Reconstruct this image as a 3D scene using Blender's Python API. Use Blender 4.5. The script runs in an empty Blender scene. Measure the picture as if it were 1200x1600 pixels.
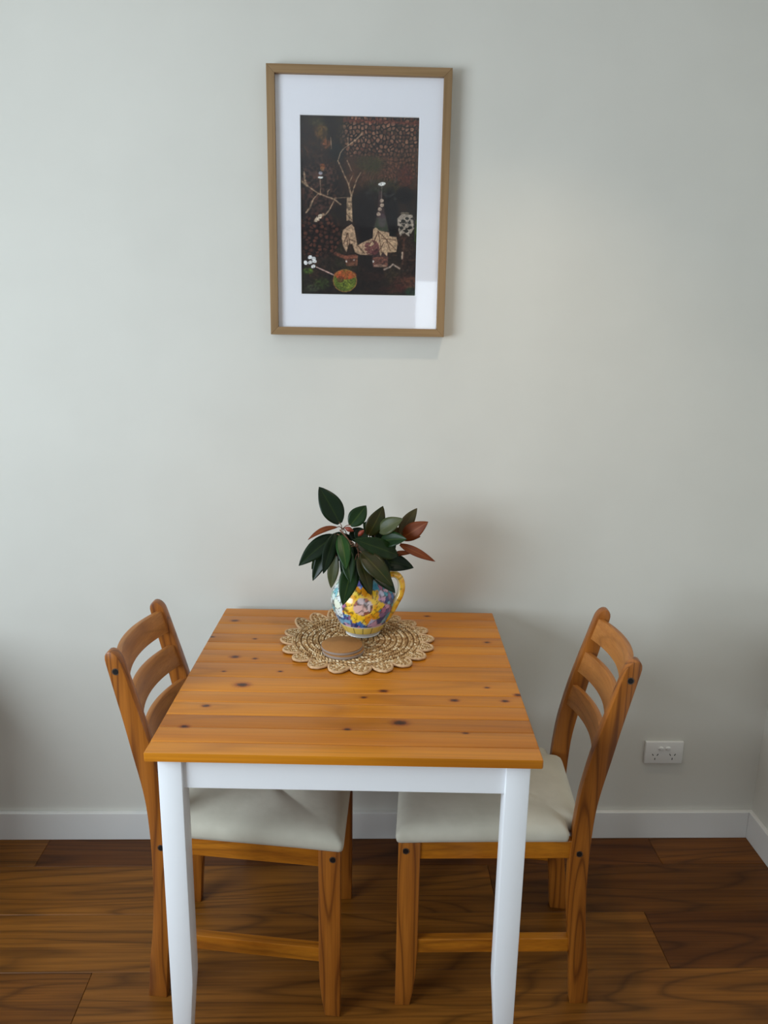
import bpy, bmesh, math, random
import numpy as np
from mathutils import Vector, Matrix

random.seed(7)
C = bpy.context.scene.collection
PI = math.pi

# ------------------------------------------------------------------ camera
def make_camera():
    pitch, yaw, roll = 0.2423, 0.0296, 0.0164
    cp, sp = math.cos(pitch), math.sin(pitch)
    c, s = math.cos(yaw), math.sin(yaw)
    F = Vector((s*cp, c*cp, -sp)); R = Vector((c, -s, 0)); U = R.cross(F)
    cr, sr = math.cos(roll), math.sin(roll)
    R2 = cr*R + sr*U; U2 = -sr*R + cr*U
    cd = bpy.data.cameras.new('camera'); co = bpy.data.objects.new('camera', cd); C.objects.link(co)
    m = Matrix((R2, U2, -F)).transposed().to_4x4()
    m.translation = Vector((0.0071, -2.0621, 1.5319))
    co.matrix_world = m
    cd.sensor_fit = 'VERTICAL'; cd.sensor_height = 36.0; cd.sensor_width = 27.0
    cd.lens = 1208.97/1600*36.0
    cd.clip_start = 0.05
    bpy.context.scene.camera = co
make_camera()

# ------------------------------------------------------------------ light and exposure
sc = bpy.context.scene
sc.view_settings.view_transform = 'Standard'; sc.view_settings.look = 'None'
sc.view_settings.gamma = 1.0; sc.view_settings.use_curve_mapping = False
sc.view_settings.exposure = 0.0
world = bpy.data.worlds.new('daylight'); sc.world = world; world.use_nodes = True
bg = world.node_tree.nodes['Background']
bg.inputs[0].default_value = (0.62, 0.78, 1.0, 1); bg.inputs[1].default_value = 0.15

def area(name, loc, target, sx, sy, power, col, spread=PI):
    l = bpy.data.lights.new(name, 'AREA'); l.shape = 'RECTANGLE'; l.size = sx; l.size_y = sy
    l.energy = power; l.color = col; l.spread = spread
    o = bpy.data.objects.new(name, l); C.objects.link(o); o.location = loc
    d = Vector(target) - Vector(loc)
    o.rotation_euler = d.to_track_quat('-Z', 'Y').to_euler()
    return o
# daylight through the windows of the room, and the warm recessed ceiling lamp near the wall
area('window_daylight', (-2.08, -2.00, 1.40), (0, -2.00, 1.40), 1.8, 1.1, 90, (0.775, 0.90, 1.0))
area('rear_window_daylight', (0.85, -6.46, 1.45), (0.85, 0, 1.45), 0.58, 0.98, 9, (0.80, 0.91, 1.0))
sp = bpy.data.lights.new('ceiling_downlight', 'SPOT'); sp.energy = 20; sp.color = (1.0, 0.82, 0.60)
sp.spot_size = math.radians(94); sp.spot_blend = 1.0; sp.shadow_soft_size = 0.03
so = bpy.data.objects.new('ceiling_downlight', sp); C.objects.link(so)
so.location = (0.40, -0.52, 2.455)

# ------------------------------------------------------------------ helpers
def lin(c):
    c = c/255.0
    return c/12.92 if c <= 0.04045 else ((c+0.055)/1.055)**2.4
def rgb(r, g, b): return (lin(r), lin(g), lin(b), 1.0)

def newmat(name, rough=0.5, spec=0.5):
    m = bpy.data.materials.new(name); m.use_nodes = True
    nt = m.node_tree; b = nt.nodes['Principled BSDF']
    b.inputs['Roughness'].default_value = rough
    b.inputs['Specular IOR Level'].default_value = spec
    return m, nt, b
def N(nt, t, **k):
    n = nt.nodes.new(t)
    for a, v in k.items(): setattr(n, a, v)
    return n
def ramp(nt, fac, stops):
    r = N(nt, 'ShaderNodeValToRGB'); nt.links.new(fac, r.inputs[0])
    e = r.color_ramp.elements
    e[0].position, e[0].color = stops[0]; e[1].position, e[1].color = stops[-1]
    for p, c in stops[1:-1]:
        x = e.new(p); x.color = c
    return r.outputs[0]
def mix(nt, fac, a, b, mode='MIX'):
    m = N(nt, 'ShaderNodeMix', data_type='RGBA', blend_type=mode)
    for i, v in ((0, fac), (6, a), (7, b)):
        if hasattr(v, 'is_output'): nt.links.new(v, m.inputs[i])
        else: m.inputs[i].default_value = v
    return m.outputs[2]
def mth(nt, op, a, b=None, clamp=False):
    m = N(nt, 'ShaderNodeMath', operation=op, use_clamp=clamp)
    for i, v in enumerate((a, b)):
        if v is None: continue
        if hasattr(v, 'is_output'): nt.links.new(v, m.inputs[i])
        else: m.inputs[i].default_value = v
    return m.outputs[0]
def noise(nt, vec, scale, detail=3, rough=0.5, dist=0.0):
    n = N(nt, 'ShaderNodeTexNoise'); n.inputs['Scale'].default_value = scale
    n.inputs['Detail'].default_value = detail; n.inputs['Roughness'].default_value = rough
    n.inputs['Distortion'].default_value = dist
    if vec is not None: nt.links.new(vec, n.inputs['Vector'])
    return n.outputs[0]
def objvec(nt, scale=(1, 1, 1), rand=0.0):
    t = N(nt, 'ShaderNodeTexCoord'); v = t.outputs['Object']
    if rand:
        oi = N(nt, 'ShaderNodeObjectInfo')
        w = N(nt, 'ShaderNodeTexWhiteNoise', noise_dimensions='1D'); nt.links.new(oi.outputs['Random'], w.inputs['W'])
        s = N(nt, 'ShaderNodeVectorMath', operation='SCALE'); nt.links.new(w.outputs['Color'], s.inputs[0]); s.inputs['Scale'].default_value = rand
        a = N(nt, 'ShaderNodeVectorMath', operation='ADD'); nt.links.new(v, a.inputs[0]); nt.links.new(s.outputs[0], a.inputs[1]); v = a.outputs[0]
    mp = N(nt, 'ShaderNodeMapping'); mp.inputs['Scale'].default_value = scale
    nt.links.new(v, mp.inputs['Vector'])
    return mp.outputs[0]
def bump(nt, b, h, strength=0.3, dist=0.002):
    n = N(nt, 'ShaderNodeBump'); n.inputs['Strength'].default_value = strength; n.inputs['Distance'].default_value = dist
    nt.links.new(h, n.inputs['Height']); nt.links.new(n.outputs[0], b.inputs['Normal'])

def plain(name, col, rough=0.5, spec=0.5, metal=0.0):
    m, nt, b = newmat(name, rough, spec); b.inputs['Base Color'].default_value = col; b.inputs['Metallic'].default_value = metal
    return m

def wood(name, axis, dark, mid, light, rings=9.0, across=5.0, along=0.55, rough=0.4, spec=0.5,
         ring_amt=0.6, knots=None, tint=True, coat=0.0, rand=7.0, fine_amt=1.1):
    m, nt, b = newmat(name, rough, spec)
    sc3 = [across]*3; sc3['XYZ'.index(axis)] = along
    v = objvec(nt, tuple(sc3), rand)
    # growth rings: contour lines of a stretched noise field
    base = noise(nt, v, 1.0, 1.5, 0.45, 0.15)
    r = mth(nt, 'PINGPONG', mth(nt, 'MULTIPLY', base, rings), 0.5)
    r = mth(nt, 'MULTIPLY', r, 2.0)
    sc4 = [across*34]*3; sc4['XYZ'.index(axis)] = along*6
    v2 = objvec(nt, tuple(sc4), rand)
    fine = noise(nt, v2, 1.0, 3, 0.6)
    sc5 = [across*5]*3; sc5['XYZ'.index(axis)] = along*1.5
    v3 = objvec(nt, tuple(sc5), rand)
    med = noise(nt, v3, 1.0, 2, 0.5)
    c1 = ramp(nt, med, [(0.3, mid), (0.7, light)])
    rr = ramp(nt, r, [(0.0, (0, 0, 0, 1)), (0.30, (0.75, 0.75, 0.75, 1)), (1.0, (1, 1, 1, 1))])
    inv = mth(nt, 'MULTIPLY', mth(nt, 'SUBTRACT', 1.0, rr), ring_amt)
    c2 = mix(nt, inv, c1, dark)
    f = mth(nt, 'MULTIPLY', mth(nt, 'SUBTRACT', fine, 0.42), fine_amt, True)
    c3 = mix(nt, f, c2, dark)
    if knots:
        kt = N(nt, 'ShaderNodeTexCoord'); tot = None
        sep = N(nt, 'ShaderNodeSeparateXYZ'); nt.links.new(kt.outputs['Object'], sep.inputs[0])
        wob = mth(nt, 'MULTIPLY', mth(nt, 'SUBTRACT', noise(nt, kt.outputs['Object'], 160, 2), 0.5), 0.9)
        for (kx, ky, kr) in knots:
            dx = mth(nt, 'DIVIDE', mth(nt, 'SUBTRACT', sep.outputs[0], kx), 0.0072*kr)
            dy = mth(nt, 'DIVIDE', mth(nt, 'SUBTRACT', sep.outputs[1], ky), 0.0046*kr)
            d = mth(nt, 'ADD', mth(nt, 'SQRT', mth(nt, 'ADD', mth(nt, 'MULTIPLY', dx, dx), mth(nt, 'MULTIPLY', dy, dy))), wob)
            tot = d if tot is None else mth(nt, 'MINIMUM', tot, d)
        kd = ramp(nt, mth(nt, 'DIVIDE', tot, 3.0), [(0.0, rgb(40, 12, 4)), (0.26, rgb(84, 34, 10)), (0.36, rgb(170, 104, 44)), (0.9, (1, 1, 1, 1))])
        k2 = ramp(nt, mth(nt, 'DIVIDE', tot, 3.0), [(0.0, (1, 1, 1, 1)), (0.30, (0.85, 0.85, 0.85, 1)), (0.8, (0, 0, 0, 1))])
        c3 = mix(nt, k2, c3, kd, 'MULTIPLY')
    if tint:
        oi = N(nt, 'ShaderNodeObjectInfo')
        c3 = mix(nt, 1.0, c3, oi.outputs['Color'], 'MULTIPLY')
    nt.links.new(c3, b.inputs['Base Color'])
    bump(nt, b, fine, 0.12, 0.0006)
    b.inputs['Coat Weight'].default_value = coat; b.inputs['Coat Roughness'].default_value = 0.25
    return m

def link(name, me, mat=None, parent=None):
    o = bpy.data.objects.new(name, me); C.objects.link(o)
    if mat is not None:
        for mm in (mat if isinstance(mat, (list, tuple)) else [mat]): me.materials.append(mm)
    if parent is not None: o.parent = parent
    return o
def obj(name, bm, mat=None, parent=None, smooth=None, bevel=0.0, seg=2):
    me = bpy.data.meshes.new(name)
    bmesh.ops.recalc_face_normals(bm, faces=bm.faces)
    if bevel:
        es = [e for e in bm.edges if len(e.link_faces) == 2 and e.calc_face_angle(0) > 0.6]
        bmesh.ops.bevel(bm, geom=es, offset=bevel, segments=seg, affect='EDGES', profile=0.5, clamp_overlap=True)
    bm.to_mesh(me); bm.free()
    if smooth is not None:
        me.polygons.foreach_set('use_smooth', [True]*len(me.polygons))
        if smooth < 179: me.set_sharp_from_angle(angle=math.radians(smooth))
    return link(name, me, mat, parent)
def pymesh(name, vs, fs, mat=None, parent=None, smooth=True):
    me = bpy.data.meshes.new(name); me.from_pydata(vs, [], fs)
    if smooth: me.polygons.foreach_set('use_smooth', [True]*len(me.polygons))
    me.update()
    return link(name, me, mat, parent)
def box(bm, x0, x1, y0, y1, z0, z1):
    v = [bm.verts.new(p) for p in ((x0,y0,z0),(x1,y0,z0),(x1,y1,z0),(x0,y1,z0),(x0,y0,z1),(x1,y0,z1),(x1,y1,z1),(x0,y1,z1))]
    fs = [(0,3,2,1),(4,5,6,7),(0,1,5,4),(1,2,6,5),(2,3,7,6),(3,0,4,7)]
    return v, [bm.faces.new([v[i] for i in f]) for f in fs]
def boxobj(name, dims, mat, parent=None, bevel=0.0, seg=2, smooth=None):
    bm = bmesh.new(); box(bm, *dims)
    return obj(name, bm, mat, parent, smooth, bevel, seg)
def tube(bm, pts, rad, n=10, cap=True, flat=1.0, up=Vector((0, 0, 1))):
    pts = [Vector(p) for p in pts]; rings = []
    R = rad if isinstance(rad, (list, tuple)) else [rad]*len(pts)
    prev = None
    for i, p in enumerate(pts):
        t = (pts[min(i+1, len(pts)-1)] - pts[max(i-1, 0)]).normalized()
        if prev is None:
            a = t.cross(up)
            if a.length < 1e-3: a = t.cross(Vector((1, 0, 0)))
        else: a = prev - t*prev.dot(t)
        a.normalize(); prev = a; b = t.cross(a)
        rings.append([bm.verts.new(p + a*math.cos(2*PI*k/n)*R[i] + b*math.sin(2*PI*k/n)*R[i]*flat) for k in range(n)])
    for i in range(len(rings)-1):
        for k in range(n):
            bm.faces.new((rings[i][k], rings[i][(k+1) % n], rings[i+1][(k+1) % n], rings[i+1][k]))
    if cap:
        bm.faces.new(rings[0][::-1]); bm.faces.new(rings[-1])
def catmull(pts, n):
    pts = [Vector(p) for p in pts]; out = []
    P = [pts[0]*2-pts[1]] + pts + [pts[-1]*2-pts[-2]]
    for i in range(1, len(P)-2):
        for k in range(n):
            t = k/n; a, b, c, d = P[i-1], P[i], P[i+1], P[i+2]
            out.append(0.5*((2*b) + (c-a)*t + (2*a-5*b+4*c-d)*t*t + (3*b-a-3*c+d)*t**3))
    out.append(pts[-1]); return out
def lathe(bm, prof, n=48, closed_bottom=True):
    rings = [[bm.verts.new((r*math.cos(2*PI*k/n), r*math.sin(2*PI*k/n), z)) for k in range(n)] for r, z in prof]
    for i in range(len(rings)-1):
        for k in range(n):
            bm.faces.new((rings[i][k], rings[i][(k+1) % n], rings[i+1][(k+1) % n], rings[i+1][k]))
    bm.faces.new(rings[0][::-1])
    return rings
def tag(o, label, cat, group=None, kind=None):
    o['label'] = label
    if cat: o['category'] = cat
    if group: o['group'] = group
    if kind: o['kind'] = kind
    return o
def empty(name, loc, rz=0.0):
    o = bpy.data.objects.new(name, None); C.objects.link(o)
    o.location = loc; o.rotation_euler = (0, 0, rz); o.empty_display_size = 0.1
    return o
def dup(root):
    r = root.copy(); C.objects.link(r)
    for ch in list(root.children):
        c = ch.copy(); C.objects.link(c); c.parent = r
        for g in list(ch.children):
            d = g.copy(); C.objects.link(d); d.parent = c
    return r

# ------------------------------------------------------------------ materials of the room
m_wall, nt, b = newmat('wall_paint', 0.75, 0.25)
v = objvec(nt, (1, 1, 1))
nt.links.new(ramp(nt, noise(nt, v, 3.0, 3), [(0.35, rgb(210, 207, 198)), (0.65, rgb(214, 211, 202))]), b.inputs['Base Color'])
bump(nt, b, noise(nt, v, 420, 3), 0.10, 0.0008)
m_trim = plain('trim_paint', rgb(226, 224, 220), 0.4, 0.5)
m_ceiling = plain('ceiling_paint', rgb(232, 232, 230), 0.9, 0.2)
m_floor = wood('oak_boards', 'X', rgb(50, 27, 6), rgb(112, 68, 20), rgb(142, 90, 32), rings=20, across=5, along=0.62,
               rough=0.38, spec=0.25, ring_amt=0.55, fine_amt=1.6)
m_sub = plain('underlay', rgb(30, 18, 10), 0.9, 0.1)

# ------------------------------------------------------------------ room shell
XL, XR, YB, H = -2.1, 1.216, -6.5, 2.475
def struct(o, label=None, cat=None):
    o['kind'] = 'structure'
    if label: o['label'] = label
    if cat: o['category'] = cat
    return o
fl = struct(boxobj('floor', (XL, XR, YB, 0.0, -0.06, -0.014), m_sub), 'oiled oak board floor, wide boards running along the wall', 'floor')
struct(boxobj('wall_back', (XL-0.1, XR+0.1, 0.0, 0.12, -0.06, H), m_wall), 'plain off-white painted wall behind the dining table', 'wall')
struct(boxobj('wall_right', (XR, XR+0.12, YB, 0.0, -0.06, H), m_wall), 'off-white side wall meeting the long wall at the right edge', 'wall')
struct(boxobj('ceiling', (XL-0.1, XR+0.1, YB-0.1, 0.1, H, H+0.1), m_ceiling), 'white ceiling above the frame', 'ceiling')
bm = bmesh.new()   # left wall with its window opening
box(bm, XL-0.12, XL, YB, 0.0, -0.06, 0.84); box(bm, XL-0.12, XL, YB, 0.0, 1.96, H)
box(bm, XL-0.12, XL, YB, -2.92, 0.84, 1.96); box(bm, XL-0.12, XL, -1.08, 0.0, 0.84, 1.96)
m_far = plain('far_wall_low_bounce', rgb(120, 118, 114), 0.8, 0.2)  # mid-grey chosen for the unseen walls to cut bounced light
struct(obj('wall_left', bm, m_far), 'low-bounce grey wall with the side window, left of the view', 'wall')
bm = bmesh.new()   # wall behind the camera with its window opening
box(bm, XL, XR, YB-0.12, YB, -0.06, 0.94); box(bm, XL, XR, YB-0.12, YB, 1.96, H)
box(bm, XL, 0.54, YB-0.12, YB, 0.94, 1.96); box(bm, 1.16, XR, YB-0.12, YB, 0.94, 1.96)
struct(obj('wall_front', bm, m_far), 'low-bounce grey wall with a narrow window, behind the camera', 'wall')
# unseen block, added left of the view to shade the lower wall
m_sb = plain('shade_block_grey', rgb(120, 116, 110), 0.6, 0.3)
sb = tag(empty('shade_block', (-1.56, -0.46, 0.0)), 'grey block added out of view at the left to shade the lower wall', 'light blocker')
boxobj('body', (-0.50, 0.31, -0.16, 0.43, 0.0, 0.68), m_sb, sb, bevel=0.004)
boxobj('block_top', (-0.51, 0.32, -0.17, 0.435, 0.68, 0.72), m_sb, sb, bevel=0.006)
# skirting boards: flat face, small bevel on the top edge
bb = struct(boxobj('baseboard_back', (XL, XR-0.015, -0.015, 0.0, 0.0, 0.090), m_trim, bevel=0.002), 'white skirting board along the long wall', 'skirting board')
bb2 = struct(boxobj('baseboard_right', (XR-0.015, XR, YB, 0.0, 0.0, 0.090), m_trim, bevel=0.002), 'white skirting board along the side wall at right', 'skirting board')
# caulk bead in the wall corner
# floorboards
def plank(x0, x1, y0, y1, col, dz=0.0):
    g = 0.0004
    bm = bmesh.new(); vs, fs = box(bm, x0+g, x1-g, y0+g, y1-g, -0.014, 0.0+dz)
    top = [e for e in bm.edges if all(abs(v.co.z-dz) < 1e-6 for v in e.verts)]
    bmesh.ops.bevel(bm, geom=top, offset=0.0009, segments=1, affect='EDGES')
    o = obj('plank', bm, m_floor, fl); o.color = (col[0], col[1], col[2], 1)
    return o
rows = [(-0.131, 0.0, [-0.920, 0.897]), (-0.318, -0.131, [0.382, -1.52]), (-0.505, -0.318, [0.776, -1.12]),
        (-0.692, -0.505, [-0.630, 1.19])]
y = -0.692; off = [-1.4, 0.25, -0.75, 0.7, -1.1, 0.5, -0.2, 0.9]
k = 0
while y > YB:
    rows.append((max(y-0.187, YB), y, [off[k % 8]])); y -= 0.187; k += 1
special = {(0, 1): (0.62, 0.50, 0.42), (0, 2): (0.80, 0.70, 0.60), (0, 0): (1.0, 0.95, 0.85),
           (1, 1): (1.12, 1.06, 0.9), (1, 2): (0.62, 0.55, 0.5), (2, 1): (1.08, 1.02, 0.86), (2, 2): (0.55, 0.45, 0.42),
           (3, 0): (0.74, 0.66, 0.60), (3, 1): (1.0, 0.95, 0.90)}
for ri, (y0, y1, js) in enumerate(rows):
    js = sorted(js); cuts = [j for j in js]
    while cuts[0]-1.9 > XL: cuts.insert(0, cuts[0]-1.9)
    while cuts[-1]+1.9 < XR: cuts.append(cuts[-1]+1.9)
    cuts = [XL] + [c for c in cuts if XL < c < XR-0.02] + [XR]
    vis = 0
    for i in range(len(cuts)-1):
        t = 0.7 + 0.35*random.random()
        col = (t, t*0.96, t*0.92)
        mid = (cuts[i]+cuts[i+1])/2
        key = None
        if ri == 0: key = (0, 0 if mid < -0.92 else 1 if mid < 0.897 else 2)
        elif ri == 1: key = (1, 1 if mid < 0.382 else 2)
        elif ri == 2: key = (2, 1 if mid < 0.776 else 2)
        elif ri == 3: key = (3, 0 if mid < -0.63 else 1)
        if key in special: col = special[key]
        plank(cuts[i], cuts[i+1], y0, y1, col, 0.0)

# ------------------------------------------------------------------ table
T_POS = (-0.0101, -0.4138, 0.0); T_ROT = -0.0342
KNOTS=[ (-0.328,0.282,1.2),(-0.364,0.171,0.8),(-0.254,0.164,0.7),(-0.283,0.055,1.3),(-0.234,0.047,0.8),(-0.293,-0.024,0.6),(-0.239,-0.089,1.8),(-0.296,-0.187,1.0),(-0.319,-0.272,1.0),(0.072,-0.106,1.1),(0.030,-0.137,0.8),(0.106,-0.242,1.8),(0.002,-0.271,0.8),(0.223,-0.143,1.1),(0.331,-0.142,1.0),(0.363,-0.113,1.0),(0.300,-0.081,0.7),(0.234,-0.277,0.7),(0.187,0.339,0.9),(0.330,0.168,0.9),(-0.165,-0.019,0.7),(-0.060,0.321,0.6) ]
P_D, P_M, P_L = rgb(134, 70, 10), rgb(194, 116, 20), rgb(212, 136, 32)
m_top = wood('pine_stave', 'X', P_D, P_M, P_L, rings=9, across=6, along=0.5, rough=0.33, spec=0.5, ring_amt=0.35, knots=KNOTS, rand=9)
m_white = plain('white_lacquer', rgb(234, 235, 237), 0.38, 0.5)
nt = m_white.node_tree; b = nt.nodes['Principled BSDF']
bump(nt, b, noise(nt, objvec(nt, (60, 60, 3)), 1.0, 3), 0.10, 0.0008)
m_metal = plain('zinc', rgb(120, 112, 104), 0.35, 0.5, 0.9)
m_dark = plain('dark_steel', rgb(22, 18, 18), 0.5, 0.5, 0.3)

table = tag(empty('dining_table', T_POS, T_ROT), 'square dining table with a knotty orange pine top on white painted legs and apron', 'table')
bm = bmesh.new(); box(bm, -0.366, 0.366, -0.366, 0.366, 0.7335, 0.742)
top = obj('tabletop', bm, m_top, table)
ys = [-0.370, -0.328, -0.272, -0.222, -0.168, -0.120, -0.050, 0.024, 0.096, 0.142, 0.197, 0.262, 0.318, 0.370]
scol = [1.0, 0.90, 0.74, 0.98, 0.92, 1.02, 0.88, 0.96, 1.0, 0.86, 0.98, 0.90, 0.96]
for i in range(len(ys)-1):
    bm = bmesh.new(); g = 0.00008
    y0, y1 = ys[i]+(g if i else 0), ys[i+1]-(g if i < len(ys)-2 else 0)
    box(bm, -0.37, 0.37, y0, y1, 0.7325, 0.75)
    def outer(e):
        a, b_ = e.verts[0].co, e.verts[1].co
        t = lambda f: f(a) and f(b_)
        n = 0
        if t(lambda p: abs(abs(p.x)-0.37) < 1e-5) : n += 1
        if t(lambda p: abs(p.y+0.37) < 1e-5) or t(lambda p: abs(p.y-0.37) < 1e-5): n += 1
        if t(lambda p: abs(p.z-0.75) < 1e-5) or t(lambda p: abs(p.z-0.7325) < 1e-5): n += 1
        return n == 2
    bmesh.ops.bevel(bm, geom=[e for e in bm.edges if outer(e)], offset=0.0035, segments=3, affect='EDGES', profile=0.5)
    o = obj('stave', bm, m_top, top, smooth=40)
    c = scol[i]; o.color = (c, c**1.25, c**1.5, 1)

def table_leg(sx, sy):
    # square section, inner faces taper towards the foot
    bm = bmesh.new(); secs = []
    for z, w in ((0.0, 0.029), (0.215, 0.0450), (0.235, 0.0455), (0.7325, 0.0455)):
        xo, yo = sx*0.3505, sy*0.3535
        xi, yi = xo - sx*w, yo - sy*w
        secs.append([bm.verts.new(p) for p in ((xo, yo, z), (xi, yo, z), (xi, yi, z), (xo, yi, z))])
    for a, b_ in zip(secs, secs[1:]):
        for k in range(4): bm.faces.new((a[k], a[(k+1) % 4], b_[(k+1) % 4], b_[k]))
    bm.faces.new(secs[0]); bm.faces.new(secs[-1])
    return obj('leg', bm, m_white, table, smooth=25, bevel=0.0022)
for sx in (-1, 1):
    for sy in (-1, 1): table_leg(sx, sy)
AP0 = 0.662
boxobj('apron', (-0.3055, 0.3055, -0.345, -0.325, AP0, 0.7325), m_white, table, bevel=0.0012)
boxobj('apron', (-0.3055, 0.3055, 0.325, 0.345, AP0, 0.7325), m_white, table, bevel=0.0012)
boxobj('apron', (-0.342, -0.322, -0.3085, 0.3085, AP0, 0.7325), m_white, table, bevel=0.0012)
boxobj('apron', (0.322, 0.342, -0.3085, 0.3085, AP0, 0.7325), m_white, table, bevel=0.0012)

# ------------------------------------------------------------------ chairs
CD, CM, CL = rgb(78, 34, 8), rgb(148, 84, 24), rgb(170, 102, 34)
m_cz = wood('chair_pine_upright', 'Z', CD, CM, CL, rings=13, across=11, along=0.9, rough=0.36, ring_amt=0.75)
m_cx = wood('chair_pine_rail', 'X', CD, rgb(164, 94, 16), rgb(182, 112, 24), rings=8, across=11, along=0.9, rough=0.36, ring_amt=0.45)
m_cy = wood('chair_pine_slat', 'Y', rgb(112, 64, 24), rgb(164, 102, 44), rgb(182, 120, 58), rings=6, across=10, along=0.9, rough=0.42, ring_amt=0.4)
m_fab, nt, b = newmat('cream_canvas', 0.9, 0.15)
v = objvec(nt, (1, 1, 1))
nt.links.new(ramp(nt, noise(nt, v, 14, 4), [(0.3, rgb(182, 176, 160)), (0.7, rgb(196, 190, 174))]), b.inputs['Base Color'])
b.inputs['Sheen Weight'].default_value = 0.15
hn = mth(nt, 'ADD', mth(nt, 'MULTIPLY', noise(nt, v, 700, 2), 0.5), mth(nt, 'MULTIPLY', noise(nt, v, 22, 3), 3.0))
bump(nt, b, hn, 0.35, 0.0012)

HF, HR, XF, XRr = 0.199, 0.162, 0.220, -0.229
def hw(x): return HF + (x-XF)*(HF-HR)/(XF-XRr)
FRONT = [(0.000, -0.185), (0.096, -0.178), (0.189, -0.168), (0.277, -0.159), (0.365, -0.156), (0.43, -0.158), (0.50, -0.163),
         (0.56, -0.170), (0.64, -0.186), (0.70, -0.201), (0.767, -0.220), (0.83, -0.238)]     # (z, x) front edge of the rear post
BACK = [(0.000, -0.228), (0.096, -0.220), (0.189, -0.208), (0.277, -0.202), (0.347, -0.200), (0.42, -0.2005), (0.50, -0.205),
        (0.56, -0.214), (0.626, -0.228), (0.70, -0.243), (0.767, -0.258), (0.83, -0.272)]
def interp(tab, z):
    for (z0, x0), (z1, x1) in zip(tab, tab[1:]):
        if z <= z1 or (z1, x1) == tab[-1]:
            return x0 + (x1-x0)*(z-z0)/(z1-z0)
def rear_post(side):
    f = catmull([(x, 0, z) for z, x in FRONT], 3); r = catmull([(x, 0, z) for z, x in BACK], 3)
    # rounded head
    a, c = f[-1], r[-1]; mid = (a+c)/2; up = Vector((-0.25, 0, 1)).normalized(); hl = (a-c)/2
    cap = [mid + hl*math.cos(t) + up*0.030*math.sin(t)**0.8 for t in [PI*k/10 for k in range(1, 10)]]
    loop = f + cap + r[::-1]
    bm = bmesh.new()
    vo = [bm.verts.new((p.x, side*hw(p.x), p.z)) for p in loop]
    vi = [bm.verts.new((p.x, side*(hw(p.x)-0.027), p.z)) for p in loop]
    n = len(loop)
    for k in range(n): bm.faces.new((vo[k], vo[(k+1) % n], vi[(k+1) % n], vi[k]))
    # side faces as quads between front and back edge
    m_ = len(f)
    for k in range(m_-1):
        bm.faces.new((vo[k], vo[k+1], vo[n-2-k], vo[n-1-k])); bm.faces.new((vi[k], vi[k+1], vi[n-2-k], vi[n-1-k]))
    bm.faces.new(vo[m_-1:m_-1+len(cap)+2]); bm.faces.new(vi[m_-1:m_-1+len(cap)+2])
    return bm
def front_leg(side):
    bm = bmesh.new(); secs = []
    for z, w in ((0.0, 0.034), (0.04, 0.041), (0.085, 0.046), (0.15, 0.048), (0.431, 0.048)):
        xo, xi = XF, XF-w
        secs.append([bm.verts.new(p) for p in ((xo, side*hw(xo), z), (xi, side*hw(xi), z), (xi, side*(hw(xi)-0.030), z), (xo, side*(hw(xo)-0.030), z))])
    for a, b_ in zip(secs, secs[1:]):
        for k in range(4): bm.faces.new((a[k], a[(k+1) % 4], b_[(k+1) % 4], b_[k]))
    bm.faces.new(secs[0]); bm.faces.new(secs[-1])
    return bm
def side_bar(side, x0, x1, inset, th, z0, z1):
    bm = bmesh.new()
    q = []
    for z in (z0, z1):
        q += [bm.verts.new((x0, side*(hw(x0)-inset), z)), bm.verts.new((x1, side*(hw(x1)-inset), z)),
              bm.verts.new((x1, side*(hw(x1)-inset-th), z)), bm.verts.new((x0, side*(hw(x0)-inset-th), z))]
    for f in ((0,1,2,3),(4,5,6,7),(0,1,5,4),(1,2,6,5),(2,3,7,6),(3,0,4,7)): bm.faces.new([q[i] for i in f])
    return bm
def slat(zc, h, bow, th=0.013):
    bm = bmesh.new(); n = 16; rings = []
    for i in range(n+1):
        u = i/n*2-1
        edge = 1-abs(u)
        bx = bow*(1-u*u)
        ring = []
        for z, s in ((zc-h/2, 0), (zc-h/2, 1), (zc+h/2, 1), (zc+h/2, 0)):
            xf = interp(FRONT, z) - 0.004 - bx
            yy = u*(hw(xf+bx)-0.020)
            ring.append(bm.verts.new((xf - s*th, yy, z)))
        rings.append(ring)
    for a, b_ in zip(rings, rings[1:]):
        for k in range(4): bm.faces.new((a[k], a[(k+1) % 4], b_[(k+1) % 4], b_[k]))
    bm.faces.new(rings[0]); bm.faces.new(rings[-1])
    return bm
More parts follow.
